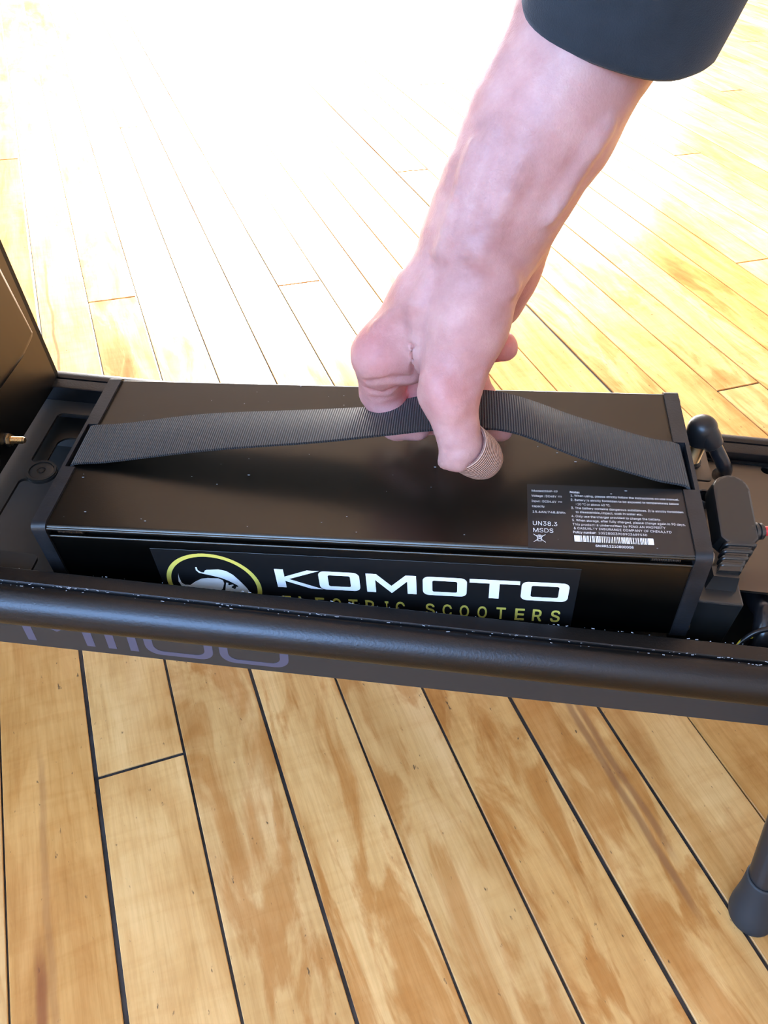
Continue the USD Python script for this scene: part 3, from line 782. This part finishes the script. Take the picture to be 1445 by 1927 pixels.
# face in the plane tilted slightly, axis along the plug from the neck to the rounded end
pA, pB = np.array([0.4090, 0.0420, 0.0180]), np.array([0.4068, 0.0800, 0.0285])
ax = (pB - pA) / np.linalg.norm(pB - pA)
nx = np.cross([1, 0, 0], ax); nx /= np.linalg.norm(nx); sx = np.cross(ax, nx)
RPn = np.stack([sx, ax, nx], 1)
hw = 0.0119
face = unary_union([Point(0, 0.0385).buffer(hw, quad_segs=12), Polygon([(-hw, 0.0385), (-hw, 0.006), (-0.0062, 0.0), (0.0062, 0.0), (hw, 0.006), (hw, 0.0385)])])


def layer(poly, z):
    c = np.array(poly.exterior.coords)[:-1]
    return np.c_[c, np.full(len(c), z)]


pm = m3.Manifold.hull_points(np.vstack([layer(face.buffer(-0.0022), 0.0), layer(face.buffer(-0.0008), -0.0007), layer(face, -0.0026), layer(face, -0.014), layer(face.buffer(-0.001), -0.016)]))
obj('plug_body', place(to_tm(pm), RPn, pA), 'plug_plastic', pp, smooth=28)
rib = []
nd = np.array([0.4010, 0.0275, 0.0095])
start = RPn @ np.array([0, 0.0015, -0.006]) + pA
dirn = (nd - start); Ln = np.linalg.norm(dirn); dirn /= Ln
ribs = [m3.Manifold.hull_points(place(trimesh.Trimesh(layer(rrect(-w_ / 2, -d_ / 2, w_ / 2, d_ / 2, 0.0028), z_), [[0, 1, 2]], process=False), np.stack([sx, np.cross(dirn, sx), dirn], 1), start).vertices)
        if False else None for w_, d_, z_ in []]
RN = np.stack([sx, np.cross(dirn, sx), dirn], 1)
parts = []
for i in range(4):
    w_ = 0.0205 - 0.0016 * i; d_ = 0.0132 - 0.0008 * i; z_ = -0.002 + i * Ln * 0.27
    pr_ = rrect(-w_ / 2, -d_ / 2, w_ / 2, d_ / 2, 0.0035)
    parts.append(place(to_tm(m3.Manifold.hull_points(np.vstack([layer(pr_.buffer(-0.0009), z_), layer(pr_, z_ + 0.0010), layer(pr_, z_ + 0.0024), layer(pr_.buffer(-0.0009), z_ + 0.0034)]))), RN, start))
core = rrect(-0.0082, -0.0052, 0.0082, 0.0052, 0.003)
parts.append(place(to_tm(m3.Manifold.hull_points(np.vstack([layer(core, -0.004), layer(core.buffer(-0.001), Ln + 0.001)]))), RN, start))
obj('plug_neck', parts, 'plug_plastic', pp, smooth=30, label='ribbed strain relief neck')
g0 = RPn @ np.array([hw - 0.0035, 0.013, -0.006]) + pA
gd = np.array([0.94, 0.12, 0.10]); gd /= np.linalg.norm(gd)
gl = [(0, 0), (0.0062, 0)]
for i in range(3): gl += [(0.0062 - 0.0005 * i, 0.0004 + 0.0042 * i), (0.0062 - 0.0005 * i, 0.0026 + 0.0042 * i), (0.0046 - 0.0003 * i, 0.0028 + 0.0042 * i), (0.0046 - 0.0003 * i, 0.0040 + 0.0042 * i)]
gl += [(0.0040, 0.0125), (0, 0.0125)]
gl = [(a, b * 0.72) for a, b in gl]
obj('cable_gland', place(lathe(gl, 24), align(gd), g0), 'plug_plastic', pp, smooth=35)
obj('red_wire', tube([g0 + gd * 0.0070, g0 + gd * 0.016, g0 + gd * 0.026 + [0, 0.001, 0], g0 + gd * 0.06 + [0, 0.004, -0.004], g0 + gd * 0.11 + [0, 0.006, -0.014]], 0.0030, 14, smooth_n=24), 'red_wire', pp, smooth=True, label='red insulated wire')

cp = thing('charging_plug', 'round black right-angle charging plug with thick bent cable on the gold port', 'plug', FS)
b0 = np.array([0.3930, 0.1225, 0.0290])
RT = Rot.from_euler('y', -5.2, degrees=True).as_matrix()
bt = [(0.0, 0.0), (0.0078, 0.0), (0.0090, 0.0012), (0.0094, 0.0060), (0.0096, 0.0120), (0.0093, 0.0165), (0.0082, 0.0200), (0.0062, 0.0226), (0.0034, 0.0242), (0.0, 0.0247)]
bt = [(a, b * 0.78) for a, b in bt]
obj('plug_boot', place(lathe(bt, 36), RT, b0), 'rubber', cp, smooth=True)
o0 = b0 + np.array([0.0015, -0.002, 0.0095])
od = w2s(at(1349, 849, 0.531)) - o0; od /= np.linalg.norm(od)
obj('boot_outlet', place(lathe([(0, -0.003), (0.0078, -0.003), (0.0074, 0.006), (0.0064, 0.0110), (0.0058, 0.0114), (0, 0.0114)], 28), align(od), o0), 'rubber', cp, smooth=40)
e0 = o0 + od * 0.0095
obj('cable', tube([e0, e0 + od * 0.005, w2s(at(1361, 874, 0.534)), w2s(at(1364, 885, 0.539)), w2s(at(1360, 891, 0.546)), w2s(at(1352, 893, 0.555))], 0.0047, 20, smooth_n=40), 'cable_black', cp, smooth=True, label='thick glossy black cable')

cc = thing('cable_loom', 'black cable with yellow striped wire at the lower right of the tray', 'cable', FS)
obj('black_cable', tube([[0.4310, 0.0600, -0.030], [0.4300, 0.030, -0.020], [0.4290, 0.0180, -0.014], [0.4280, 0.0080, -0.020], [0.4270, 0.0000, -0.036], [0.4270, -0.004, -0.055]], 0.0062, 18, smooth_n=30), 'cable_black', cc, smooth=True)
obj('yellow_wire', tube([[0.4080, -0.0050, -0.044], [0.4110, -0.002, -0.028], [0.4150, 0.002, -0.0205], [0.4230, 0.006, -0.022]], 0.0009, 10, smooth_n=16), 'yellow_wire', cc, smooth=True)
obj('black_wire', tube([[0.4060, -0.0040, -0.046], [0.4120, -0.001, -0.026], [0.4200, 0.004, -0.016], [0.4300, 0.006, -0.012]], 0.0016, 10, smooth_n=16), 'cable_black', cc, smooth=True)

# ------------------------------------------------------------------ the hand, forearm, sleeve and finger bandage
def capsule(P, a, b, ra, rb):
    ab = b - a; L2 = ab @ ab
    t_ = np.clip((P - a) @ ab / L2, 0, 1)
    return np.linalg.norm(P - a - t_[:, None] * ab, axis=1) - (ra + (rb - ra) * t_)


def smin(a, b, k):
    h = np.clip(0.5 + 0.5 * (b - a) / k, 0, 1)
    return b + (a - b) * h - k * h * (1 - h)


def smax(a, b, k): return -smin(-a, -b, k)


def chain(*js): return [(at(*j[:3]), j[3]) for j in js]


def chain_d(P, ch, k):
    d = None
    for (a, ra), (b, rb_) in zip(ch[:-1], ch[1:]):
        q = capsule(P, a, b, ra, rb_)
        d = q if d is None else smin(d, q, k)
    return d


ARM = chain((1250, -210, 0.345, 0.037), (1135, 10, 0.370, 0.0335), (1022, 228, 0.390, 0.0305), (946, 370, 0.408, 0.0272), (902, 455, 0.418, 0.0255))
PALM1 = chain((898, 465, 0.425, 0.0250), (795, 582, 0.442, 0.0172), (718, 667, 0.455, 0.0160))          # towards the index knuckle
PALM2 = chain((915, 490, 0.450, 0.0230), (835, 620, 0.482, 0.0170))
PALM3 = chain((930, 500, 0.455, 0.0200), (872, 600, 0.492, 0.0150))
WEB = chain((805, 560, 0.432, 0.0175), (776, 640, 0.446, 0.0150), (768, 690, 0.456, 0.0100))
HEEL = chain((968, 452, 0.440, 0.0180), (930, 560, 0.470, 0.0170))
THUMB = chain((915, 470, 0.417, 0.0230), (876, 605, 0.424, 0.0215), (845, 740, 0.431, 0.0162))
THUMB2 = chain((845, 740, 0.431, 0.0162), (857, 795, 0.433, 0.0116), (866, 836, 0.436, 0.0113))
THUMB3 = chain((866, 836, 0.436, 0.0112), (905, 862, 0.452, 0.0098))
INDEX = chain((718, 667, 0.455, 0.0160), (720, 736, 0.491, 0.0138), (744, 800, 0.490, 0.0088), (786, 804, 0.480, 0.0078))
MIDDLE = chain((775, 655, 0.472, 0.0150), (790, 735, 0.500, 0.0115), (800, 790, 0.496, 0.0085), (845, 800, 0.480, 0.0078))
RING = chain((835, 630, 0.488, 0.0145), (882, 705, 0.503, 0.0108), (905, 755, 0.503, 0.0095), (941, 807, 0.475, 0.0076))
PINKY = chain((884, 600, 0.495, 0.0135), (905, 655, 0.518, 0.0105), (947, 653, 0.500, 0.0092))


def hand_base(P):
    palm = smin(smin(chain_d(P, PALM1, 0.008), chain_d(P, PALM2, 0.01), 0.012), chain_d(P, PALM3, 0.01), 0.010)
    palm = smin(palm, chain_d(P, HEEL, 0.01), 0.012)
    palm = smin(palm, chain_d(P, WEB, 0.006), 0.008)
    arm = smin(chain_d(P, ARM, 0.02), palm, 0.016)
    th = smin(chain_d(P, THUMB, 0.008), chain_d(P, THUMB2, 0.005), 0.003)
    th = smin(th, chain_d(P, THUMB3, 0.004), 0.004)
    d = smin(arm, th, 0.010)
    for f in (INDEX, MIDDLE, RING, PINKY):
        q = smin(arm, chain_d(P, f, 0.004), 0.006)
        d = smin(d, q, 0.0012)
    return d


def on_skin(px, py, d0=0.30):
    t_ = d0
    dirv = at(px, py, 1.0) - CAM; s = np.linalg.norm(dirv)
    for _ in range(60):
        q = hand_base((CAM + dirv * t_)[None])[0]
        t_ += q / s * 0.9
        if q < 1e-5: break
        if t_ > 0.6: return np.full(3, np.nan)
    return CAM + dirv * t_


def skin_line(pts, n=9):
    pts = np.array(pts, float)
    t_ = np.linspace(0, len(pts) - 1, n)
    xy = np.stack([np.interp(t_, np.arange(len(pts)), pts[:, k]) for k in range(2)], 1)
    q = np.array([on_skin(*q) for q in xy])
    return q[np.isfinite(q[:, 0])]


# ridges (tendons, veins): line in the photo, radius, sink below the surface; folds: line, radius, lift
RIDGES = [([(850, 455), (805, 525), (784, 575), (784, 640), (786, 690)], 0.0034, 0.0022),
          ([(784, 568), (745, 585), (705, 622)], 0.0030, 0.0020),
          ([(955, 110), (905, 260), (870, 370), (838, 470)], 0.0045, 0.0032),
          ([(1040, 150), (985, 290), (950, 380), (915, 450)], 0.0050, 0.0038),
          ([(1140, 230), (1085, 320), (1035, 400)], 0.0040, 0.0030),
          ([(930, 250), (905, 330), (885, 400), (880, 470)], 0.0030, 0.0022),
          ([(826, 712), (836, 745), (850, 765)], 0.0080, 0.0055),
          ([(835, 868), (862, 872)], 0.0042, 0.0030),
          ([(905, 470), (945, 500), (960, 535)], 0.0050, 0.0036)]
FOLDS = [([(678, 722), (710, 718), (750, 712), (772, 714)], 0.0016, 0.0004),
         ([(690, 735), (720, 742), (748, 728)], 0.0014, 0.0004),
         ([(702, 752), (735, 748)], 0.0011, 0.0003),
         ([(836, 846), (860, 850), (888, 842)], 0.0010, 0.0003),
         ([(778, 650), (779, 680), (780, 705)], 0.0016, 0.0009),
         ([(878, 720), (900, 712)], 0.0008, 0.0003), ([(880, 735), (900, 728)], 0.0008, 0.0003), ([(884, 705), (908, 696)], 0.0008, 0.0003)]
RL_, FL_ = [], []
for pts, rr, sink in RIDGES:
    q = skin_line(pts); RL_.append((q + FWD * sink, rr))
for pts, rr, lift in FOLDS:
    q = skin_line(pts); FL_.append((q - FWD * lift, rr))


def hand_sdf(P):
    d = hand_base(P)
    near_ = np.abs(d) < 0.012
    if near_.any():
        Q = P[near_]; e = d[near_]
        for pts, rr in RL_:
            b = None
            for i in range(len(pts) - 1):
                if np.linalg.norm(pts[i + 1] - pts[i]) > 0.0105: continue
                q = capsule(Q, pts[i], pts[i + 1], rr, rr); b = q if b is None else np.minimum(b, q)
            e = e if b is None else smin(e, b, 0.005)
        for pts, rr in FL_:
            b = None
            for i in range(len(pts) - 1):
                if np.linalg.norm(pts[i + 1] - pts[i]) > 0.0105: continue
                q = capsule(Q, pts[i], pts[i + 1], rr, rr); b = q if b is None else np.minimum(b, q)
            if b is None: continue
            e = smax(e, -b, 0.0022)
        e = e - 0.0011 * (meshkit.noise(Q * 75.0, 3) - 0.5) - 0.0005 * (meshkit.noise(Q * 210.0, 5) - 0.5)
        d = d.copy(); d[near_] = e
    return d


def surface_nets(sdf, lo, hi, h, blk=8):
    n = (np.ceil((hi - lo) / h / blk).astype(int)) * blk
    vol = np.full(n + 1, 1.0, np.float64)
    nb = n // blk
    bi = np.stack(np.meshgrid(*[np.arange(k) for k in nb], indexing='ij'), -1).reshape(-1, 3)
    cen = lo + (bi + 0.5) * blk * h
    dc = sdf(cen)
    rad = blk * h * 0.87 + 0.006
    loc = np.stack(np.meshgrid(*[np.arange(blk + 1)] * 3, indexing='ij'), -1).reshape(-1, 3)
    for b in bi[dc < -rad]: vol[b[0] * blk:b[0] * blk + blk + 1, b[1] * blk:b[1] * blk + blk + 1, b[2] * blk:b[2] * blk + blk + 1] = -1
    act = bi[np.abs(dc) <= rad]
    for i in range(0, len(act), 200):
        g = act[i:i + 200, None] * blk + loc[None]
        val = sdf(lo + g.reshape(-1, 3) * h)
        g = g.reshape(-1, 3); vol[g[:, 0], g[:, 1], g[:, 2]] = val
    neg = vol < 0
    s = np.stack([neg[a:n[0] + a, b:n[1] + b, c:n[2] + c] for a in (0, 1) for b in (0, 1) for c in (0, 1)])
    mixed = s.any(0) & ~s.all(0)
    cells = np.argwhere(mixed)
    idx = np.full(mixed.shape, -1); idx[mixed] = np.arange(len(cells))
    acc = np.zeros((len(cells), 3)); cnt = np.zeros(len(cells))
    cor = [np.array(q) for q in np.ndindex(2, 2, 2)]
    for a in cor:
        for axx in range(3):
            if a[axx]: continue
            b = a.copy(); b[axx] = 1
            va = vol[tuple((cells + a).T)]; vb = vol[tuple((cells + b).T)]
            cr_ = (va < 0) != (vb < 0)
            t_ = np.where(cr_, va / np.where(cr_, va - vb, 1), 0)
            acc += np.where(cr_[:, None], a + np.outer(t_, b - a), 0); cnt += cr_
    V = lo + (cells + acc / cnt[:, None]) * h
    F = []
    for axx in range(3):
        o1, o2 = [(1, 2), (2, 0), (0, 1)][axx]
        a = neg; sh_ = [slice(None)] * 3; sh_[axx] = slice(0, -1); s2 = [slice(None)] * 3; s2[axx] = slice(1, None)
        e = np.argwhere(a[tuple(sh_)] != a[tuple(s2)])
        e = e[(e[:, o1] > 0) & (e[:, o2] > 0) & (e[:, o1] < n[o1]) & (e[:, o2] < n[o2])]
        d1 = np.zeros(3, int); d1[o1] = 1; d2 = np.zeros(3, int); d2[o2] = 1
        q = np.stack([idx[tuple((e - d1 - d2).T)], idx[tuple((e - d2).T)], idx[tuple(e.T)], idx[tuple((e - d1).T)]], 1)
        inside = neg[tuple(e.T)]
        q = np.where(inside[:, None], q, q[:, ::-1])
        F += [q[:, [0, 1, 2]], q[:, [0, 2, 3]]]
    return trimesh.Trimesh(V, np.vstack(F), process=False)


allp = np.array([p for ch in (ARM, PALM1, PALM2, PALM3, HEEL, THUMB, THUMB2, THUMB3, INDEX, MIDDLE, RING, PINKY) for p, _ in ch])
lo, hi = allp.min(0) - 0.042, allp.max(0) + 0.042
hand = surface_nets(hand_sdf, lo, hi, 0.00155)
hand = max(hand.split(only_watertight=False), key=lambda q: len(q.faces))
from scipy.sparse import coo_matrix
ed = hand.edges_unique
A_ = coo_matrix((np.ones(len(ed) * 2), (np.r_[ed[:, 0], ed[:, 1]], np.r_[ed[:, 1], ed[:, 0]])), shape=(len(hand.vertices),) * 2).tocsr()
dg = np.maximum(np.asarray(A_.sum(1)).ravel(), 1)
hv = np.array(hand.vertices)
for it in range(4):
    for lam in (0.5, -0.51):
        hv = hv + lam * (A_ @ hv / dg[:, None] - hv)
hand.vertices = hv

pe = thing('person', 'right hand and forearm of a person in a dark sleeve, thumb bandaged, gripping the strap', 'person')
hp = obj('arm', hand, 'skin', pe, smooth=True, label='bare pink-skinned hand and forearm')
# redder knuckles and palm side, as the skin is
v = np.asarray(hand.vertices)
flush = np.ones((len(v), 3))
for (px, py, d_, rr) in ((845, 745, 0.415, 0.022), (700, 665, 0.440, 0.020), (947, 653, 0.495, 0.02), (775, 802, 0.475, 0.02), (945, 806, 0.47, 0.02), (985, 490, 0.44, 0.03)):
    g = np.exp(-(np.linalg.norm(v - at(px, py, d_), axis=1) / rr) ** 2)
    flush -= g[:, None] * np.array([0.02, 0.16, 0.14])
for pts, rr in RL_[2:6]:
    dd = np.min(np.linalg.norm(v[:, None] - pts[None], axis=2), axis=1)
    flush -= np.exp(-(dd / 0.006) ** 2)[:, None] * np.array([0.07, 0.02, -0.02])
UsdGeom.PrimvarsAPI(UsdGeom.Mesh(hp)).CreatePrimvar('flush', Sdf.ValueTypeNames.Color3fArray, 'vertex').Set(Vt.Vec3fArray.FromNumpy(np.clip(flush, 0, 1.2).astype(np.float32)))

# bandage over the thumb tip
ba, bb = at(872, 838, 0.437), at(907, 863, 0.453)
bd = (bb - ba); bl = np.linalg.norm(bd); bd /= bl
bprof = [(0.0124, 0.0006), (0.0132, 0.0), (0.0138, 0.0008), (0.0137, 0.006), (0.0133, bl * 0.7), (0.0125, bl), (0.0108, bl + 0.005), (0.0080, bl + 0.0085), (0.0045, bl + 0.0105), (0.0, bl + 0.0112)]
bprof = np.array(bprof)
inner = [(0.0, 0.004)] + [(0.0124, 0.004)]
bm = lathe(np.vstack([inner, bprof]), 48)
bdg = obj('finger_bandage', bm, 'bandage_knit', pe, smooth=50, label='beige knitted bandage over the thumb tip')
UsdGeom.Xformable(bdg).AddTransformOp().Set(Gf.Matrix4d(*frame(align(bd), ba - bd * 0.0005).T.ravel().tolist()))

# sleeve: an open cuff, looser than the arm, hanging away on the right
ctr = [(1158, 49, 0.372), (1200, -60, 0.352), (1262, -240, 0.335), (1350, -480, 0.320)]
axis = at(*ctr[1]) - at(*ctr[0]); axis /= np.linalg.norm(axis)
e1 = at(1340, 130, 0.372) - at(978, 8, 0.372)
cols = 56
aa = np.linspace(0, 2 * np.pi, cols, endpoint=False)
maj = e1 / 2; 
mn = np.cross(axis, maj); mn /= np.linalg.norm(mn)
mn_len = 0.043


def ringpts(c, scale, k, ph):
    r_ = []
    for t_ in aa:
        # slightly squared outline and soft folds
        w1, w2 = np.cos(t_), np.sin(t_)
        f_ = 1 + 0.02 * math.sin(3 * t_ + ph) + 0.012 * math.sin(5 * t_ + 2 * ph)
        r_.append(c + scale * f_ * (maj * np.sign(w1) * abs(w1) ** 0.85 + mn * mn_len * np.sign(w2) * abs(w2) ** 0.85))
    return np.array(r_)


c0 = at(*ctr[0])
path = [c0 + axis * 0.000, c0 + axis * 0.0015, c0 + axis * 0.004, c0 + axis * 0.012, c0 + axis * 0.030, c0 + axis * 0.050, at(*ctr[1]) + axis * 0.03, at(*ctr[2]) + axis * 0.05, at(*ctr[3]) + axis * 0.14]
scl = [0.950, 0.985, 1.0, 1.0, 1.01, 1.03, 1.06, 1.12, 1.20]
inn = [(c0 + axis * 0.030, 0.90), (c0 + axis * 0.012, 0.92), (c0 + axis * 0.002, 0.925)]
rows = [ringpts(c, s, k, 0.3) for k, (c, s) in enumerate(inn)] + [ringpts(c, s, k, 0.3 + 0.35 * k) for k, (c, s) in enumerate(zip(path, scl))]
V = np.vstack(rows); F = []
for i in range(len(rows) - 1):
    for j in range(cols):
        k = (j + 1) % cols
        F += [[i * cols + j, (i + 1) * cols + k, i * cols + k], [i * cols + j, (i + 1) * cols + j, (i + 1) * cols + k]]
slv = trimesh.Trimesh(V, F, process=False)
n_ = len(V)
slv = trimesh.Trimesh(np.vstack([V, rows[-1].mean(0)]), F + [[n_, n_ - cols + (j + 1) % cols, n_ - cols + j] for j in range(cols)], process=False)
slv.fix_normals()
obj('sleeve', slv, 'sleeve_knit', pe, smooth=True, label='dark navy knitted sleeve cuff')
